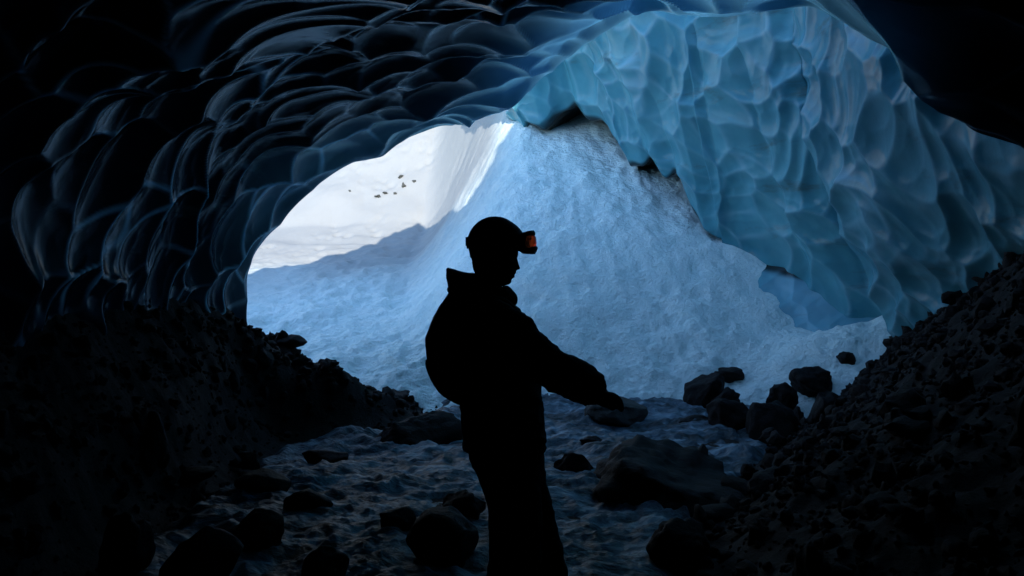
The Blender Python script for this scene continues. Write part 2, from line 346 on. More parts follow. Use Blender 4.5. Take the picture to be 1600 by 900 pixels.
# ---------------------------------------------------------------- glacier body above the cave (casts the shade on the snow)
bnd = [(800, 192), (778, 235), (752, 285), (722, 332), (655, 352), (590, 378), (520, 402), (450, 415), (395, 430)]
front = np.array([(-40, 7.0), (-12, 9.0), (-3.3, 11.3), (-1.6, 13.2), (-.3, 15.6), (.8, 16.9), (3, 17.5), (12, 17), (40, 15)])
cum = np.concatenate([[0], np.cumsum(np.linalg.norm(np.diff(front, axis=0), axis=1))])
rimo = S2[-1][::2]                                          # outermost ring of the cave shell
pk_ = int(np.argmax(rimo[:, 2])); nn_ = len(rimo)
hgt = np.clip((rimo[:, 2] + 0.3) / 2.6, 0, 1)
fan = 6.0 * (1 - hgt) ** 1.3
cxl = rimo[:, 0] + np.where(np.arange(nn_) < pk_, -fan - 0.25, fan + 0.25)
cyl = rimo[:, 1] - 0.2
setb = smooth(-0.9, 0.3, rimo[:, 0]) * smooth(1.5, 2.4, rimo[:, 2])
rimo = rimo + np.stack([0 * setb, -2.7 * setb, 0.1 * setb], -1); cyl = cyl - 2.7 * setb
low = np.concatenate([[(-40, 4, -3.)], [(-14, 8, -2.)], rimo, [(16, 8, -2.)], [(40, 6, -3.)]])
cxx = np.concatenate([[-40, -14], cxl, [16, 40]]); cyy = np.concatenate([[4, 8], cyl, [8, 6]])
for _ in range(12): cyy[3:-3] = (cyy[2:-4] + 2 * cyy[3:-3] + cyy[4:-2]) / 4
fo = np.argsort(cxx, kind='stable')
smp = []
for q in bnd:
    b = hit_snow(*q); ts = np.arange(0.3, 40, 0.02); pp = b[None] + ts[:, None] * np.array(L)[None]
    side = pp[:, 1] - np.interp(pp[:, 0], cxx[fo], cyy[fo]); i = np.argmax(side < 0)
    if side[i] < 0: smp.append((pp[i, 0], pp[i, 2], b))
smp.sort(key=lambda s: s[0])
print('shade samples', [(round(float(s[0]), 2), round(float(s[1]), 2), [round(float(v), 1) for v in s[2]]) for s in smp])
sx = np.array([s[0] for s in smp]); sz = np.array([s[1] for s in smp])
zc = np.interp(cxx, sx, sz)
zc = np.where(cxx > sx[-1], sz[-1], zc); zc = zc + (9.0 - zc) * smooth(0.35, 1.2, cxx)
zc = zc + 0.16 * fbm(p3(cxx * 1.2, cyy * 1.2), 4) + 0.10 * fbm(p3(cxx * 5, cyy * 5), 3)
zc = np.maximum(zc, low[:, 2] + 0.1)
top_ = np.stack([cxx, cyy, zc], -1)
rows = []
for k in range(14):
    t = k / 13; q = low * (1 - t) + top_ * t
    if 0 < k < 13: q = q + (0.12 * fbm(q * 0.8, 3))[:, None] * np.array([-0.3, 0.5, 0])
    rows.append(q)
for dy, dz in [(.5, .0), (1.2, -.2), (1.6, -.45)]:
    rows.append(top_ + np.array([0, -dy, dz]))
G = np.stack(rows)
tag(mesh_obj('glacier', G.reshape(-1, 3), grid_faces(G.shape[0], G.shape[1], True), gice), kind='structure')

# ---------------------------------------------------------------- the ice wall that stands beyond the mouth, over the snow
con = [px(*q) for q in [(808, 180, 16.6), (802, 190, 16.1), (800, 196, 15.8), (822, 203, 15.3), (850, 210, 15.0), (900, 237, 14.8), (950, 262, 14.3), (985, 286, 14), (1015, 320, 13.6), (1060, 360, 13.1), (1100, 382, 12.9), (1165, 400, 12.6), (1235, 420, 12.1), (1290, 455, 11.7), (1342, 478, 11.2), (1390, 500, 10.9), (1450, 520, 10.2), (1500, 500, 9.5), (1560, 500, 8.8)]] + [(4.4, 7.6, 1.3), (4.45, 6.0, 1.3), (4.5, 3.5, 1.2)]
con = np.array(con); cd = np.concatenate([[0], np.cumsum(np.linalg.norm(np.diff(con, axis=0), axis=1))])
gapk = np.interp(cd, cd, [0, 0, .0, .03, .14, .62, .60, .16, .56, .60, .08] + [0] * (len(cd) - 11))
nS, nH = 820, 430
cs_ = np.linspace(0, cd[-2], nS - 4); cs_ = np.concatenate([cs_, np.linspace(cd[-2], cd[-1], 5)[1:]])
Pc = np.stack([np.interp(cs_, cd, con[:, i]) for i in range(3)], -1)
for _ in range(60): Pc[1:-1] = (Pc[:-2] + 2 * Pc[1:-1] + Pc[2:]) / 4
gp = np.interp(cs_, cd, gapk) * (1 + 0.5 * perlin(p3(cs_ * 2.1, 0)))
zs = np.where(Pc[:, 1] > 10.3, snow_h(Pc[:, 0], Pc[:, 1], True), 0.5)
if DBG: print('CONT', [(round(800+p[0]/p[1]*F), round(450-(z-CZ)/p[1]*F)) for p, z in zip(Pc[::40], zs[::40])])
zs = np.convolve(np.pad(zs, 9, 'edge'), np.ones(19) / 19, 'valid')
Pc[:, 2] = zs + gp - 0.10 * (gp < 0.04)
tg = np.gradient(Pc[:, :2], axis=0); tg /= np.linalg.norm(tg, axis=1)[:, None]; nrm = np.stack([-tg[:, 1], tg[:, 0], 0 * tg[:, 0]], -1)
nrm *= np.sign((nrm[:, :2] * np.array([-.5, -.8])).sum(1))[:, None]
for _ in range(80): nrm[1:-1] = (nrm[:-2] + nrm[1:-1] + nrm[2:]) / 3
hv = np.linspace(0, 1, nH)[:, None, None]; up = (1.5 + 6.0 * smooth(0, 1, (np.arange(nS) / nS - 0.12) / 0.10))[None, :, None] * hv ** 1.15
lean = 1.38 * np.sin(np.clip(up / 4.0, 0, 1) * math.pi * .5) - 0.25 * np.maximum(up - 4.2, 0)      # belly low down, leaning back above
Wl = Pc[None] + up * np.array([0, 0, 1.0]) + lean * nrm[None]
Qn = Wl * np.array([1, 1, 1.25]) + 0.42 * np.stack([perlin(Wl * .9 + 2), perlin(Wl * .9 + 12), perlin(Wl * .9 + 22)], -1)
w1, w2, _ = worley(Qn * 1.85 + 3); v1, v2, _ = worley(Qn * 3.6)
Wl = Wl + ((0.19 * smin(w1 ** 2, w2 ** 2, .07) + 0.035 * v1 ** 2 + 0.09 * perlin(Wl * .6) - .05) * smooth(0, 0.05, hv[..., 0]))[..., None] * nrm[None]
glow_w = smooth(0.14, 0, w2 - w1) * 0.32 * (0.4 + 0.6 * smooth(-.3, .4, perlin(Wl * 1.2)))
und = [Pc + np.array([.03, .06, -.01]), Pc + np.array([.15, .30, .03]), Pc + np.array([.4, .8, .1]), Pc + np.array([.8, 1.7, .25])]
Wa = np.concatenate([np.stack(und[::-1]), Wl], 0)
wall = tag(mesh_obj('ice_wall', Wa.reshape(-1, 3), grid_faces(Wa.shape[0], nS), wall_m), kind='structure')
dirt_shade = np.zeros(Wa.shape[:2]); dirt_shade[:4] = 1.0; dirt_shade[4:] = smooth(0.07, 0.0, (Wl[..., 2] - Pc[None, :, 2]) + 0.05 * perlin(Wl * 4)) * 0.9  # gap underside painted dark as its shade; dirt fringe along the wall foot
glow_wa = np.zeros(Wa.shape[:2]); glow_wa[4:] = glow_w
for nm_, vv_ in (('dirt_shade', dirt_shade), ('pale_glow_tint', glow_wa)):
    att = wall.data.attributes.new(nm_, 'FLOAT', 'POINT'); att.data.foreach_set('value', np.clip(vv_, 0, 1).ravel().astype(np.float32))

# lower ice ledge under the dirt line on the right
top = [px(*q) for q in [(1040, 352, 13.1), (1075, 372, 12.85), (1120, 386, 12.55), (1165, 398, 12.25), (1235, 400, 11.8), (1300, 420, 11.4), (1350, 450, 11.0), (1400, 470, 10.7)]]
bot = [px(*q) for q in [(1050, 385, 12.9), (1085, 400, 12.55), (1125, 425, 12.2), (1165, 450, 11.9), (1240, 484, 11.4), (1295, 500, 11.0), (1350, 515, 10.7), (1400, 530, 10.4)]]
ns, nh = 260, 80
tt = np.linspace(0, 1, ns); ti = np.linspace(0, 1, len(top))
Tp = np.stack([np.interp(tt, ti, [q[i] for q in top]) for i in range(3)], -1); Bp = np.stack([np.interp(tt, ti, [q[i] for q in bot]) for i in range(3)], -1)
Tp += np.array([.15, .5, .12]); Bp[:, 2] -= 0.25
hv = np.linspace(0, 1, nh)[:, None, None]; Lg = Tp[None] * (1 - hv) + Bp[None] * hv
w1, w2, _ = worley(Lg * np.array([2.4, 2.4, 1.7])); Lg = Lg + ((0.15 * w1 ** 2 + 0.05 * fbm(Lg * 2, 3))[..., None] - 0.02) * np.array([-0.55, -0.8, 0])
lo_ = tag(mesh_obj('ice_ledge', Lg.reshape(-1, 3), grid_faces(nh, ns), wall_m), kind='structure')
hq = (hv[..., 0] + 0.10 * perlin(Lg * 3.0)); dl = smooth(0.42, 0.30, hq) * 0.95; pale_l = 0.30 + 0.3 * perlin(Lg * 1.7)
for nm_, vv_ in (('dirt_shade', dl), ('pale_glow_tint', pale_l)):
    att = lo_.data.attributes.new(nm_, 'FLOAT', 'POINT'); att.data.foreach_set('value', np.clip(vv_, 0, 1).ravel().astype(np.float32))

# ---------------------------------------------------------------- rocks
def ico(sub):
    bm = bmesh.new(); bmesh.ops.create_icosphere(bm, subdivisions=sub, radius=1)
    V = np.array([v.co[:] for v in bm.verts]); Fc = np.array([[v.index for v in f.verts] for f in bm.faces]); bm.free(); return V, Fc
ICO5, ICO4, ICO1 = ico(5), ico(4), ico(1)
def rock_verts(seed, dims, cuts=7, rough=1.0, ic=None):
    cuts = cuts + 4; rough = rough * 1.25
    V, Fc = ic or (ICO5 if max(dims) > .3 else ICO4)
    g = np.random.default_rng(seed); V = V.copy()
    for _ in range(cuts):
        n = g.normal(size=3); n /= np.linalg.norm(n); dd = g.uniform(0.5, 0.88)
        s = np.maximum(V @ n - dd, 0); V -= (s * 0.9)[:, None] * n
    V = V * (1 + 0.16 * rough * fbm(V * 1.3 + seed * 3.7, 3)[:, None] + 0.05 * rough * fbm(V * 4.5 + seed, 5)[:, None])
    V /= np.abs(V).max(0)
    return V * np.array(dims), Fc
def boulder(x0, y0, x1, y1, label, Yd=None, depth=None, seed=1, sink=0.3, cuts=7, rough=1.0, tilt=0.0, name='boulder', group='boulders along the cave floor', m=None, taper=0.0):
    """a rock whose visible extent is x0..x1, y0..y1 in photo pixels, standing at distance Yd (or where its foot meets the ground)"""
    cx = (x0 + x1) / 2
    if Yd is None: Yd = float(hit_ground(cx, y1)[1])
    wd = (x1 - x0) / F * Yd / 2; ztop = CZ + (450 - y0) / F * Yd; zbot = CZ + (450 - y1) / F * Yd
    ht = (ztop - zbot); hz = ht / 2 * (1 + sink); dp = depth or wd * 0.85
    V, Fc = rock_verts(seed, (wd, dp, hz), cuts, rough)
    if taper: V[:, 0] += taper * (V[:, 2] / hz) * wd * 0.5
    V[:, 2] += hz - ht * sink
    c = math.cos(tilt); s = math.sin(tilt); V = np.stack([V[:, 0] * c + V[:, 2] * s, V[:, 1], -V[:, 0] * s + V[:, 2] * c], -1)
    bx = (cx - 800) / F * Yd; gs_ = max(float(ground_h(bx, Yd)), float(snow_h(bx, Yd)) if Yd > 9.4 else -9) - 0.06
    if V[:, 2].min() + zbot > gs_:                       # reach down into the ground
        lo = V[:, 2].min(); up_ = V[:, 2].max(); tgt = gs_ - zbot; V[:, 2] = up_ + (V[:, 2] - up_) * (up_ - tgt) / (up_ - lo)
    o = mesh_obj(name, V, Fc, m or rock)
    o.location = ((cx - 800) / F * Yd, Yd + dp * 0.3, zbot)
    tag(o, label, 'boulder' if name == 'boulder' else 'stone', group); return o

BL = [
 (592, 609, 652, 662, 'rounded dark boulder on the bank crest just left of the person\'s back, against bright snow', dict(Yd=10.5, seed=1, cuts=3, rough=.6, depth=.25)),
 (576, 625, 745, 765, 'broad sloping dark boulder directly behind the person\'s hips, biggest one left of the person', dict(Yd=8.6, seed=2, cuts=4, rough=.7)),
 (912, 617, 1014, 660, 'smooth low boulder behind the outstretched glove at the foot of the snow', dict(m=rock_pale, Yd=9.6, seed=3, cuts=3, rough=.5)),
 (1056, 580, 1135, 652, 'tall rounded boulder with steep left side at the foot of the snow slope', dict(Yd=10.1, seed=4, cuts=4, rough=.6, taper=.3)),
 (1112, 574, 1168, 600, 'flat dark slab perched on snow above and behind the tall rounded boulder', dict(Yd=10.6, seed=5, cuts=6)),
 (1108, 602, 1160, 640, 'small wedge shaped rock in snow right beside the tall rounded boulder', dict(Yd=9.9, seed=6, cuts=6, taper=.5)),
 (1300, 519, 1345, 552, 'upper of two small dark rocks at the right foot of the ice wall', dict(Yd=10.6, seed=7, cuts=5)),
 (1304, 549, 1341, 570, 'lower rounded rock right under another at the right foot of the ice wall', dict(Yd=10.2, seed=8, cuts=4)),
 (1236, 573, 1306, 616, 'angular flat topped rock between snow and the right hand bank', dict(Yd=9.9, seed=9, cuts=8)),
 (1200, 597, 1250, 630, 'dark rock touching the left side of the angular flat topped rock', dict(Yd=9.8, seed=10, cuts=6)),
 (1206, 560, 1252, 580, 'left piece of a long low dark rock rib lying in snow', dict(Yd=10.5, seed=11, cuts=5, tilt=-.25)),
 (1240, 552, 1296, 572, 'right piece of a long low dark rock rib lying in snow', dict(Yd=10.6, seed=12, cuts=5, tilt=-.2)),
 (1288, 538, 1308, 554, 'little dark stone at the upper right end of the rock rib in snow', dict(Yd=10.6, seed=13)),
 (926, 694, 1190, 830, 'huge black domed boulder in the stream bed right of the person\'s legs', dict(Yd=6.9, seed=14, cuts=5, rough=1.0, depth=.7)),
 (864, 704, 932, 760, 'black boulder between the person\'s legs and the huge domed boulder', dict(Yd=7.6, seed=15, cuts=5, rough=.7)),
 (1100, 622, 1185, 672, 'dark jumbled rock below the wedge shaped rock, right of the open stream', dict(Yd=9.4, seed=16, cuts=7)),
 (1060, 648, 1130, 672, 'low flat rock at the right end of the bright strip of stream', dict(Yd=9.5, seed=17, cuts=6)),
 (1168, 628, 1260, 690, 'broad black rock on the right bank below the angular flat topped rock', dict(Yd=9.0, seed=18, cuts=7)),
 (1255, 612, 1330, 668, 'craggy black rock halfway up the right bank under the two small rocks', dict(Yd=8.9, seed=19, cuts=8)),
 (1070, 690, 1102, 722, 'small pale upright shard on the dark right bank', dict(m=rock_pale, Yd=7.4, seed=20, cuts=9, tilt=.5)),
 (1265, 788, 1335, 818, 'low pale flat stone low on the dark right bank', dict(m=rock_pale, Yd=5.6, seed=21, cuts=7)),
 (1170, 730, 1300, 810, 'dark blocky rock in the deep gloom of the right bank above the pale flat stone', dict(Yd=6.3, seed=22, cuts=8)),
 (1380, 600, 1470, 670, 'dark angular rock on the upper right bank near the frame edge', dict(Yd=7.4, seed=23, cuts=8)),
 (1575, 640, 1640, 720, 'black rock cut by the right edge of the frame', dict(Yd=5.2, seed=24, cuts=8)),
 (1010, 810, 1130, 880, 'black rock in front of the huge domed boulder near the bottom edge', dict(Yd=5.5, seed=25, cuts=6)),
 (632, 798, 775, 868, 'wide flat dark boulder in the ice left of the person\'s knees', dict(Yd=5.5, seed=26, cuts=4, rough=.6)),
 (688, 765, 760, 812, 'dark rock with snow lined edge just behind the wide flat boulder by the knees', dict(Yd=6.3, seed=27, cuts=6)),
 (582, 786, 650, 822, 'small low boulder half sunk in ice left of the wide flat boulder', dict(Yd=6.0, seed=28, cuts=3, rough=.5)),
 (470, 690, 545, 730, 'low dark boulder in the icy stream below the left bank', dict(Yd=7.9, seed=29, cuts=4, rough=.6)),
 (365, 726, 455, 780, 'pale edged dark boulder at the left side of the icy stream', dict(Yd=6.9, seed=30, cuts=5, rough=.7)),
 (440, 752, 520, 800, 'dark boulder in the middle of the icy stream beside the pale edged one', dict(Yd=6.5, seed=31, cuts=5, rough=.7)),
 (345, 800, 450, 875, 'lumpy dark boulder above the square black slab in the lower left', dict(Yd=5.7, seed=32, cuts=6)),
 (250, 826, 376, 930, 'square black slab with a thin lit top edge in the lower left corner', dict(Yd=4.9, seed=33, cuts=9, rough=.5)),
 (468, 856, 548, 915, 'domed black boulder at the bottom edge between slab and stream', dict(Yd=5.0, seed=34, cuts=4, rough=.6)),
 (246, 716, 336, 752, 'low rock at the left margin of the stream under the dark bank', dict(Yd=7.0, seed=35, cuts=5)),
 (195, 640, 262, 735, 'tall dark rock standing on the left bank in deep shade', dict(Yd=6.7, seed=36, cuts=7)),
 (150, 800, 240, 850, 'rounded dark rock deep in the gloom left of the square slab', dict(Yd=5.3, seed=37, cuts=5)),
]
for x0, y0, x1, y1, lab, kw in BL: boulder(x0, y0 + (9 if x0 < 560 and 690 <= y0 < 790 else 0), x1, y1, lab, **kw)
SM = [(1008, 646, 1026, 660, 10.0, 'small stone left of a pair in the bright strip of stream'), (1030, 644, 1058, 660, 9.9, 'wider stone of a pair in the bright strip of stream'),
      (948, 655, 968, 664, 9.7, 'tiny stone in the bright stream under the pointing glove'), (905, 680, 945, 700, 8.6, 'low wet stone in bright stream right of the jacket hem'),
      (874, 652, 905, 664, 9.8, 'flat stone in bright stream left of the smooth low boulder'), (1185, 668, 1220, 690, 8.8, 'small stone tucked beneath the broad black bank rock'),
      (1345, 575, 1375, 598, 9.3, 'small stone on the right bank right of the craggy rock')]
for i, (x0, y0, x1, y1, Yd, lab) in enumerate(SM): boulder(x0, y0, x1, y1, lab, Yd=Yd, seed=60 + i, name='stone', group='small stones in the stream')
OC = [(620, 272, 634, 280, 'upper smudge of rock showing through the far sunlit snow'), (626, 284, 636, 298, 'tall narrow rock patch in the far sunlit snow'), (584, 305, 597, 312, 'round dark rock at the lower left in the far sunlit snow'),
      (597, 302, 609, 305, 'thin flat rock streak in the far sunlit snow'), (614, 303, 621, 307, 'small rock dot below the far sunlit streaks'), (544, 301, 549, 306, 'lone dark rock furthest left in far sunlit snow'), (643, 283, 652, 287, 'short rock dash furthest right in far sunlit snow')]
for i, (x0, y0, x1, y1, lab) in enumerate(OC):
    h = hit_snow((x0 + x1) / 2, (y0 + y1) / 2); wd = (x1 - x0) / F * h[1] / 2; hh = (y1 - y0) / F * h[1] / 2
    V, Fc = rock_verts(90 + i, (wd * .9, wd, max(hh, .04)), 8, 3.2, ic=ICO4)
    o = mesh_obj('rock_outcrop', V, Fc, silt); o.location = (h[0], h[1], float(snow_h(h[0], h[1]))); tag(o, lab, 'rock', 'rocks on the far snow')

# rubble that covers both banks: uncountable
V1, F1_ = ico(2); vs_, fs_ = [], []; cnt = 0
g = np.random.default_rng(21)
tries = 20000
rx_ = g.uniform(-4.2, 4.4, tries); ry_ = g.uniform(3.6, 11.0, tries); sdv = creek_sd(rx_, ry_); gz = ground_h(rx_, ry_)
for i in range(tries):
    if sdv[i] < -0.12 or (sdv[i] < 0.15 and g.random() < .5): continue
    s = 0.009 + 0.04 * g.random() ** 4 + (g.uniform(.02, .06) if g.random() < .03 else 0) + (g.uniform(.05, .09) if g.random() < .006 else 0)
    V = V1 * g.uniform(0.45, 1.3, 3) * s * (1 + 0.7 * (g.random((len(V1), 1)) - .5))
    a = g.uniform(0, 6.28); ca, sa = math.cos(a), math.sin(a); V = np.stack([V[:, 0] * ca - V[:, 1] * sa, V[:, 0] * sa + V[:, 1] * ca, V[:, 2]], -1)
    vs_.append(V + np.array([rx_[i], ry_[i], gz[i] + s * .3])); fs_.append(F1_ + cnt); cnt += len(V1)
tag(mesh_obj('rubble', np.concatenate(vs_), np.concatenate(fs_), mor, smooth_=False), kind='stuff')

# ---------------------------------------------------------------- the person
PY = 3.9; MP = PY / F
def W(pxx, pyy, dy=0.0):
    k = (PY + dy) / PY; return Vector(((pxx - 800) * MP * k, dy, CZ + (450 - pyy) * MP * k))
def cloth(name, base, rough=0.85):
    m, t, b = mat(name, base, rough, 0.2); bump(t, b, noise_node(t, 14, 5, 0.6).outputs[0], 0.5, 0.02); return m
M_jacket = cloth('black_shell_fabric', (0.006, 0.006, 0.008)); M_pants = cloth('black_trouser_fabric', (0.005, 0.005, 0.006))
M_pack = cloth('black_pack_fabric', (0.005, 0.005, 0.006)); M_glove = cloth('black_glove', (0.005, 0.005, 0.006))
M_skin = mat('skin', (0.10, 0.06, 0.045), 0.6)[0]; M_helm = mat('matt_black_plastic', (0.006, 0.006, 0.007), 0.6, 0.2)[0]
M_hair = mat('dark_hair', (0.008, 0.006, 0.005), 0.8)[0]; M_boot = mat('black_leather', (0.01, 0.01, 0.01), 0.6)[0]
M_lens, lt, lb = mat('orange_lens', (0.30, 0.022, 0.004), 0.10, 0.5, Transmission_Weight=0.97, IOR=1.04)

class Geo:
    def __init__(s): s.V = []; s.F = []
    def add(s, V, Fc):
        n = len(s.V); s.V += [tuple(v) for v in V]; s.F += [[n + i for i in f] for f in Fc]
    def tube(s, pts, rad, seg=20, fl=None):
        """closed tapered tube through pts; rad = list of r or (r_inplane, r_lateral)"""
        pts = [Vector(p) for p in pts]; V = []; n = len(pts)
        P = []; R = []
        for i in range(n - 1):                       # Catmull-Rom refinement
            p0, p1, p2, p3_ = pts[max(i - 1, 0)], pts[i], pts[i + 1], pts[min(i + 2, n - 1)]
            for k in range(6):
                t = k / 6; P.append(0.5 * ((2 * p1) + (p2 - p0) * t + (2 * p0 - 5 * p1 + 4 * p2 - p3_) * t * t + (3 * p1 - p0 - 3 * p2 + p3_) * t**3))
                a, b = rad[i], rad[i + 1]; a = a if isinstance(a, tuple) else (a, a); b = b if isinstance(b, tuple) else (b, b)
                R.append((a[0] * (1 - t) + b[0] * t, a[1] * (1 - t) + b[1] * t))
        P.append(pts[-1]); a = rad[-1]; R.append(a if isinstance(a, tuple) else (a, a))
        rings = []
        for i, p in enumerate(P):
            d = (P[min(i + 1, len(P) - 1)] - P[max(i - 1, 0)]).normalized()
            lat = Vector((0, 1, 0)); lat = (lat - d * lat.dot(d)); lat = lat.normalized() if lat.length > .1 else Vector((1, 0, 0)); up = d.cross(lat).normalized()
            rings.append((p, up, lat, R[i], d))
        # rounded caps
        def cap(rg, sg):
            p, up, lat, R, d = rg; out = []
            for a in (0.35, 0.7, 0.92): out.append((p + d * sg * min(R) * a, up, lat, (R[0] * math.sqrt(1 - a * a), R[1] * math.sqrt(1 - a * a)), d))
            return out
        rings = cap(rings[0], -1)[::-1] + rings + cap(rings[-1], 1)
        for p, up, lat, R, d in rings:
            for k in range(seg):
                a = 2 * math.pi * k / seg; V.append(p + up * math.cos(a) * R[0] + lat * math.sin(a) * R[1])
        Fc = [[i * seg + k, i * seg + (k + 1) % seg, (i + 1) * seg + (k + 1) % seg, (i + 1) * seg + k] for i in range(len(rings) - 1) for k in range(seg)]
        Fc += [list(range(seg))[::-1], [(len(rings) - 1) * seg + k for k in range(seg)]]
        s.add(V, Fc)
    def loft(s, secs, seg=40, pw=2.3):
        """secs: (px_back, px_front, py, half_width_m, dy)"""
        V = []
        for b, f, py, hw, dy in secs:
            c = W((b + f) / 2, py, dy); hx = (f - b) / 2 * MP
            for k in range(seg):
                a = 2 * math.pi * k / seg; ca, sa = math.cos(a), math.sin(a)
                V.append((c.x + hx * math.copysign(abs(ca) ** (2 / pw), ca), c.y + hw * math.copysign(abs(sa) ** (2 / pw), sa), c.z))
        n = len(secs)
        Fc = [[i * seg + k, (i + 1) * seg + k, (i + 1) * seg + (k + 1) % seg, i * seg + (k + 1) % seg] for i in range(n - 1) for k in range(seg)]
        Fc += [list(range(seg)), [(n - 1) * seg + k for k in range(seg)][::-1]]
        s.add(V, Fc)
    def slab(s, outline, hw, p=2.5, c=None, ns=17, dy=0.0, wrap=0.0, fine=3):
        """solid whose side view is the outline (photo px) and whose half width is hw, rounded to the sides"""
        o = np.array(outline, float); n = len(o); q = []
        for i in range(n):
            a, b, c2, d = o[i - 1], o[i], o[(i + 1) % n], o[(i + 2) % n]
            for k in range(fine):
                t = k / fine; q.append(0.5 * (2 * b + (c2 - a) * t + (2 * a - 5 * b + 4 * c2 - d) * t * t + (3 * b - a - 3 * c2 + d) * t**3))
        q = np.array(q); m = len(q); cc = np.array(c) if c is not None else q.mean(0); V = []
        ss = np.sin(np.linspace(-1, 1, ns) * math.pi / 2) * 0.995
        for t in ss:
            sc_ = (1 - abs(t) ** p) ** (1 / p)
            for a in (q - cc) * sc_ + cc:
                v = W(a[0], a[1], dy + t * hw); v.x -= wrap * t * t; V.append(v)
        Fc = [[i * m + k, i * m + (k + 1) % m, (i + 1) * m + (k + 1) % m, (i + 1) * m + k] for i in range(ns - 1) for k in range(m)]
        Fc += [list(range(m))[::-1], [(ns - 1) * m + k for k in range(m)]]
        s.add(V, Fc)
    def build(s, name, m, parent=None, voxel=None, sm=2, wrinkle=0.0, ws=9.0):
        me = bpy.data.meshes.new(name); me.from_pydata([tuple(v) for v in s.V], [], s.F)
        bm = bmesh.new(); bm.from_mesh(me); bmesh.ops.recalc_face_normals(bm, faces=bm.faces); bm.to_mesh(me); bm.free()
        if voxel:
            t = bpy.data.objects.new('t', me); C.objects.link(t)
            rm = t.modifiers.new('r', 'REMESH'); rm.mode = 'VOXEL'; rm.voxel_size = voxel
            if sm: sm_ = t.modifiers.new('s', 'SMOOTH'); sm_.iterations = sm; sm_.factor = 0.5
            dg = bpy.context.evaluated_depsgraph_get(); dg.update()
            me2 = bpy.data.meshes.new_from_object(t.evaluated_get(dg)); bpy.data.objects.remove(t); me = me2; me.name = name
            if wrinkle:
                n = len(me.vertices); co = np.empty(n * 3, np.float32); me.vertices.foreach_get('co', co); co = co.reshape(-1, 3)
                no = np.empty(n * 3, np.float32); me.vertex_normals.foreach_get('vector', no); no = no.reshape(-1, 3)
                q = co * np.array([ws, ws, ws * 1.6]); d = wrinkle * (1 - 2 * np.abs(perlin(q))) * 0.6 + wrinkle * 0.5 * fbm(q * 1.7 + 3, 3)
                co = co + no * d[:, None]; me.vertices.foreach_set('co', co.astype(np.float32).ravel())
        me.materials.clear(); me.materials.append(m)
        me.polygons.foreach_set('use_smooth', np.ones(len(me.polygons), bool)); me.update()
        o = bpy.data.objects.new(name, me); C.objects.link(o)
        if parent is not None: o.parent = parent
        return o

person = bpy.data.objects.new('person', None); C.objects.link(person); person.location = (0, PY, 0)
tag(person, 'standing person in dark winter clothing, helmet and goggles, reaching forward with one gloved hand', 'person')

# head, as a radial surface: profile in front, skull behind, nose only near the middle
fr = np.array([(338, 776), (345, 792), (360, 805), (380, 810), (395, 810), (400, 809.5), (404, 807), (410, 806), (419, 805), (423, 806.3), (427, 807), (429, 803.3), (431, 804.6), (433.5, 804), (436, 799.5), (439, 799.5), (442, 798.5), (444.5, 795), (446.5, 788), (448.5, 780)])
bk = np.array([(338, 768), (345, 752), (360, 741), (380, 738), (400, 741), (415, 746), (430, 749), (448.5, 751)])
nose = lambda py: 8.0 * np.interp(py, [402, 406, 412, 418.5, 420.5, 422.6], [0, .30, .62, 1.0, .9, 0])
rowsy = np.concatenate([np.linspace(338.5, 400, 26), np.linspace(401, 448.5, 96)]); V = []; seg = 96
for py_ in rowsy:
    f = np.interp(py_, fr[:, 0], fr[:, 1]); b = np.interp(py_, bk[:, 0], bk[:, 1]); cx_ = 772
    hw = np.interp(py_, [338, 345, 360, 380, 405, 425, 440, 448.5], [.015, .045, .068, .076, .073, .062, .045, .035])
    for k in range(seg):
        a = 2 * math.pi * k / seg; ca, sa = math.cos(a), math.sin(a)
        rx2 = ((f - cx_) if ca > 0 else (cx_ - b)) * MP
        lat = sa * hw; x_ = rx2 * math.copysign(abs(ca) ** 0.85, ca)
        if ca > 0:
            x_ += nose(py_) * MP * math.exp(-(lat / 0.0115) ** 2)
            x_ -= 0.007 * math.exp(-((py_ - 405) / 3.6) ** 2) * math.exp(-((abs(lat) - 0.032) / 0.012) ** 2)       # eye sockets
        v = W(cx_, py_); V.append((v.x + x_, lat, v.z))
nr = len(rowsy)
Fc = [[i * seg + k, (i + 1) * seg + k, (i + 1) * seg + (k + 1) % seg, i * seg + (k + 1) % seg] for i in range(nr - 1) for k in range(seg)] + [list(range(seg)), [(nr - 1) * seg + k for k in range(seg)][::-1]]
g1 = Geo(); g1.add(V, Fc)
for sgn_ in (-1, 1):                                             # ears
    g1.slab([(768, 400), (774, 398), (779, 402), (778, 410), (774, 416), (769, 417), (767, 408)], .010, dy=sgn_ * .078)
g1.tube([W(764, 432), W(760, 455), W(757, 480)], [.055, .056, .07])
g1.loft([(735, 792, 470, .09, 0), (728, 800, 490, .17, 0), (728, 806, 520, .18, 0), (732, 808, 570, .16, 0), (735, 812, 620, .145, 0), (730, 822, 680, .165, 0), (735, 825, 715, .15, 0)])
# near arm reaching forward, far arm hanging
near = -0.20
g1.tube([W(772, 500, near + .02), W(805, 538, near - .02), W(845, 572, near - .03), W(885, 589, near - .01), W(922, 608, near + .01)], [.062, .054, .046, .040, .030])
g1.tube([W(765, 505, .18), W(770, 560, .22), W(775, 610, .23), W(790, 665, .21), W(800, 690, .20)], [.060, .052, .045, .038, .030])
g1.tube([W(785, 705, -.09), W(800, 780, -.10), W(806, 860, -.10), W(800, 950, -.10), W(790, 1045, -.10)], [.085, .08, .06, .05, .04])
g1.tube([W(788, 705, .09), W(815, 780, .10), W(840, 860, .10), W(850, 950, .10), W(858, 1045, .10)], [.085, .08, .06, .05, .04])
g1.build('body', M_skin, person, voxel=0.0032, sm=1)
tag(person.children[0], None)
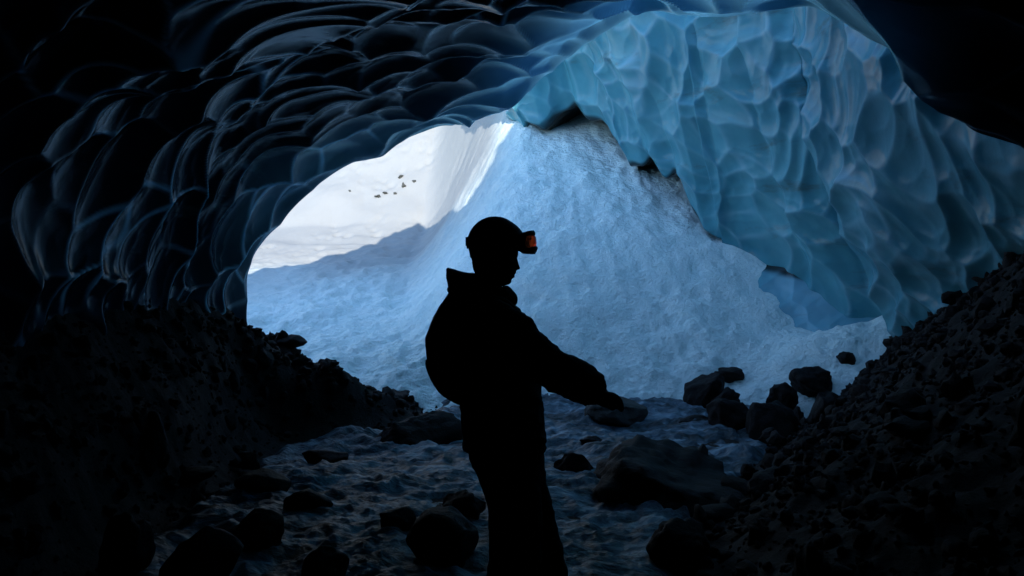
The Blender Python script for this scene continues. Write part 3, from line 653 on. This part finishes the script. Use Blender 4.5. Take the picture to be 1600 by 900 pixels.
# eyes closed lids are part of the sockets; lips part of the profile
# hair at the nape
gh = Geo(); gh.slab([(742, 398), (752, 396), (764, 402), (764, 420), (758, 434), (748, 432), (741, 424), (738.5, 414), (738, 408)], .062, c=(757, 412)); gh.build('hair', M_hair, person, voxel=.003, wrinkle=.002, ws=60)

# jacket: torso and both sleeves in one surface
j = Geo()
j.loft([(742, 790, 462, .08, 0), (732, 802, 474, .15, 0), (722, 812, 488, .205, 0), (716, 820, 510, .225, 0), (714, 830, 540, .225, 0), (715, 838, 575, .215, 0), (718, 843, 610, .21, 0), (722, 846, 640, .21, 0), (724, 849, 670, .215, 0), (725.5, 851, 690, .22, 0), (727, 850, 702, .215, 0)], pw=2.4)
j.tube([W(765, 505, near + .04), W(796, 524, near), W(835, 557, near - .03), W(868, 580, near - .03), W(897, 592, near - .01), W(918, 605, near + .01)], [.092, .093, .080, .072, .077, .066])
j.slab([(862, 562), (868, 553.5), (874, 557), (884, 564), (874, 570)], .05, dy=near - .02)
j.tube([W(765, 505, .15), W(768, 560, .20), W(775, 610, .22), W(788, 655, .21), W(795, 675, .205)], [.09, .085, .075, .068, .06])
j.slab([(846, 680), (852, 684), (852, 691), (848, 690), (846, 702), (838, 702), (836, 680)], .10, dy=-.05)
jk = j.build('jacket', M_jacket, person, voxel=.006, sm=1, wrinkle=.013, ws=8)
q = Geo(); q.slab([(893, 562), (904, 563), (916, 571), (926, 579), (936.5, 588.5), (933, 591), (926, 592), (923, 595), (927, 601), (921, 606), (914, 622), (917, 634), (913, 633.5), (906, 628), (901, 620), (893, 619)], .064, p=3.2, c=(908, 600), dy=near, ns=19, fine=2)
q.build('cuff', M_jacket, jk, voxel=.0035, sm=0, wrinkle=.002, ws=22)
co = Geo()   # stand-up collar bulging under the chin
co.slab([(738, 440), (752, 443), (770, 449), (784, 448), (792, 446.5), (799, 452), (806, 459), (808.5, 467), (807, 474), (803, 479), (790, 484), (760, 484), (738, 470), (732, 452)], .098, p=2.2, c=(765, 468))
co.build('collar', M_jacket, person, voxel=.005, sm=1, wrinkle=.003, ws=16)
ho = Geo()   # hood folded down the back
ho.slab([(697.5, 420), (705, 419.5), (716, 423), (728, 426), (736, 427), (742, 427), (756, 434), (762, 452), (755, 470), (735, 476), (716, 466), (704, 457), (700, 446), (698, 434)], .12, p=2.3, c=(728, 448))
ho.slab([(700.5, 449), (708, 448), (712, 456), (704, 459), (699.5, 454)], .05)
ho.build('hood', M_jacket, person, voxel=.0045, sm=1, wrinkle=.003, ws=14)

t = Geo()    # trousers
t.loft([(728, 848, 688, .19, 0), (732, 848, 705, .195, 0), (740, 849, 730, .19, 0), (752, 852, 755, .18, 0)], pw=2.2)
t.tube([W(784, 712, -.085), W(800, 770, -.10), W(806, 830, -.10), W(802, 900, -.10), W(796, 970, -.10), W(790, 1040, -.10)], [.11, .105, .098, .10, .10, .105])
t.tube([W(796, 712, .085), W(815, 770, .10), W(831, 830, .10), W(846, 900, .10), W(853, 970, .10), W(858, 1040, .10)], [.11, .105, .102, .105, .105, .105])
t.build('trousers', M_pants, person, voxel=.007, sm=2, wrinkle=.009, ws=7)
for bx_, dy in ((792, -.10), (860, .10)):
    b = Geo(); b.slab([(bx_ - 36, 1075), (bx_ - 40, 1060), (bx_ - 33, 1035), (bx_ - 28, 1010), (bx_ + 22, 1010), (bx_ + 24, 1035), (bx_ + 50, 1050), (bx_ + 76, 1058), (bx_ + 80, 1070), (bx_ + 76, 1076)], .055, p=3, c=(bx_ + 5, 1050), dy=dy)
    bo = b.build('boot', M_boot, person, voxel=.005, sm=1)
    so_ = Geo(); so_.slab([(bx_ - 38, 1079), (bx_ - 40, 1071), (bx_ + 20, 1069), (bx_ + 80, 1068), (bx_ + 83, 1074), (bx_ + 78, 1079)], .058, p=4, dy=dy); so_.build('sole', M_boot, bo)

# gloves: palm, four fingers of different length and a thumb
gl = Geo()
gl.tube([W(908, 607, near), W(920, 613, near), W(932, 617, near)], [(.040, .034), (.036, .036), (.031, .042)])
gl.tube([W(926, 614, near), W(938, 617, near), W(949, 622, near)], [(.028, .042), (.027, .046), (.023, .043)])
fing = [(-.036, [(948, 619), (958, 622), (965, 629), (968, 637)], .0115), (-.012, [(949, 617.5), (960, 620), (968, 628), (970.5, 639)], .012),
        (.012, [(948, 617.5), (959, 620), (966.5, 627.5), (969, 636)], .0115), (.035, [(946, 619), (955, 622), (961, 629), (963, 636)], .010)]
for dy, pts, r_ in fing: gl.tube([W(a, b_, near + dy) for a, b_ in pts], [r_ * 1.15, r_ * 1.1, r_, r_ * .85], seg=14)
gl.tube([W(930, 622, near - .034), W(941, 629, near - .046), W(950, 632, near - .044), W(957, 637, near - .036)], [.015, .0145, .0135, .011], seg=14)
gl.build('glove', M_glove, person, voxel=.0028, sm=2, wrinkle=.0015, ws=30)
gl = Geo(); fy_ = .205
gl.tube([W(793, 668, fy_), W(798, 690, fy_), W(803, 710, fy_)], [(.036, .030), (.038, .026), (.036, .022)])
for dx, ln in ((-12, 34), (-4, 39), (4, 37), (11, 30)):
    gl.tube([W(804 + dx, 706, fy_), W(806 + dx, 706 + ln * .55, fy_), W(803 + dx, 706 + ln, fy_ - .012)], [.012, .0115, .009], seg=14)
gl.tube([W(811, 688, fy_ - .015), W(821, 700, fy_ - .025), W(824, 714, fy_ - .03)], [.014, .0135, .010], seg=14)
gl.build('glove', M_glove, person, voxel=.0028, sm=2)

# helmet and goggles
h = Geo()
h.slab([(735, 403), (733, 393), (730.5, 384), (730, 376), (732, 367), (737, 357), (747, 346.5), (759, 340.3), (772, 338), (787, 340), (800, 347), (811, 356), (818, 366), (820, 378), (818, 387), (813, 393), (800, 390), (788, 394), (782, 404), (772, 411), (760, 410), (748, 406), (740, 403)], .112, p=2.25, c=(775, 380), ns=25)
hel = h.build('helmet', M_helm, person, voxel=.0035, sm=1)
hc = Geo(); hc.slab([(729, 379), (733, 378), (735, 386), (731, 388.5), (729.3, 388)], .018); hc.build('strap_clip', M_helm, hel)
for dx in (-14, 0, 14):
    v_ = Geo(); v_.slab([(770 + dx, 341.5), (776 + dx, 341.5), (776 + dx, 345), (770 + dx, 345)], .03, p=4); v_.build('vent', M_hair, hel)
cs = Geo(); cs.tube([W(766, 405, -.085), W(774, 428, -.072), W(786, 446, -.03), W(788, 448, 0), W(786, 446, .03), W(774, 428, .072), W(766, 405, .085)], [.004] * 7, seg=8); cs.build('chin_strap', M_pack, hel)
rb_ = Geo(); rb_.tube([W(738, 400, -.05), W(739, 406, -.02), W(739.5, 407, 0), W(739, 406, .02), W(738, 400, .05)], [(.005, .003)] * 5, seg=8); rb_.build('rear_cradle', M_helm, hel)
go = Geo(); go.slab([(806, 370), (813, 366), (819, 363.5), (824, 362.6), (827, 363), (828.5, 371), (827.5, 379), (828.5, 386), (831, 391), (830, 396.6), (820, 396.4), (813, 392), (808, 386)], .092, p=4, c=(818, 379), wrap=.02, fine=2)
go.slab([(820, 363.5), (827, 362), (834.3, 360), (836.6, 366), (835, 368), (828, 368.5), (821, 369)], .094, p=6, c=(828, 365), wrap=.02, fine=2)
go.slab([(822, 386), (830, 387), (838, 384.5), (840.3, 388.5), (836, 397), (828, 396.8), (820, 396)], .094, p=6, c=(830, 391), wrap=.02, fine=2)
gog = go.build('goggles', M_helm, person)
le = Geo(); le.slab([(829, 368.5), (836, 368), (838, 374), (838, 384.5), (833, 386.5), (828.5, 386), (827.8, 378), (828.5, 371)], .0925, p=6, c=(833, 377), wrap=.020, fine=2); le.build('lens', M_lens, gog)
# goggle strap round the helmet
V = []; n = 64
for k in range(n + 1):
    a = math.radians(28) + (2 * math.pi - math.radians(56)) * k / n; tilt_ = 4 * math.cos(a)
    for pyy, o_ in ((371, 0), (371, 1), (384, 1), (384, 0)):
        c_ = W(775, pyy); V.append((c_.x + (46.8 * MP - .001 + .003 * o_) * math.cos(a) * 1.0, (.108 + .004 * o_) * math.sin(a), c_.z))
Fc = [[i * 4 + k, i * 4 + (k + 1) % 4, (i + 1) * 4 + (k + 1) % 4, (i + 1) * 4 + k] for i in range(n) for k in range(4)]
gs = Geo(); gs.add(V, Fc); gs.build('strap', M_pack, gog)

# backpack: its own thing, worn on the back
pack = bpy.data.objects.new('backpack', None); C.objects.link(pack); pack.location = (0, PY, 0)
tag(pack, 'black rounded backpack worn on the back of the standing person', 'backpack')
p_ = Geo()
p_.slab([(704, 456), (697, 464), (688, 477), (676, 500), (668, 519), (665, 528), (666, 545), (668, 565), (672, 585), (679, 602), (690, 617), (705, 627), (721, 633), (730, 630), (734, 600), (732, 540), (732, 490), (722, 462)], .165, p=3, c=(712, 545), ns=21)
p_.build('pack_body', M_pack, pack, voxel=.006, sm=1, wrinkle=.004, ws=8)
pk = Geo(); pk.slab([(668, 560), (665.5, 575), (678, 603), (694, 618), (704, 610), (696, 570)], .11, p=3); pk.build('front_pocket', M_pack, pack)
for s_ in (-1, 1):
    q = Geo(); q.tube([W(722, 480, s_ * .12), W(745, 464, s_ * .125), W(785, 468, s_ * .125), W(812, 492, s_ * .13), W(826, 530, s_ * .135), W(822, 575, s_ * .16), W(780, 605, s_ * .215), W(728, 612, s_ * .15)], [(.008, .028)] * 8, seg=12); q.build('shoulder_strap', M_pack, pack)
q = Geo(); q.slab([(808, 484), (815, 487), (824.5, 495), (823, 503), (816, 498.5), (808, 497)], .02, p=4, dy=-.12); q.build('strap_end', M_pack, pack)
q = Geo(); q.tube([W(712, 462, -.02), W(706, 454, 0), W(712, 458, .02)], [.005] * 3, seg=8); q.build('haul_loop', M_pack, pack)
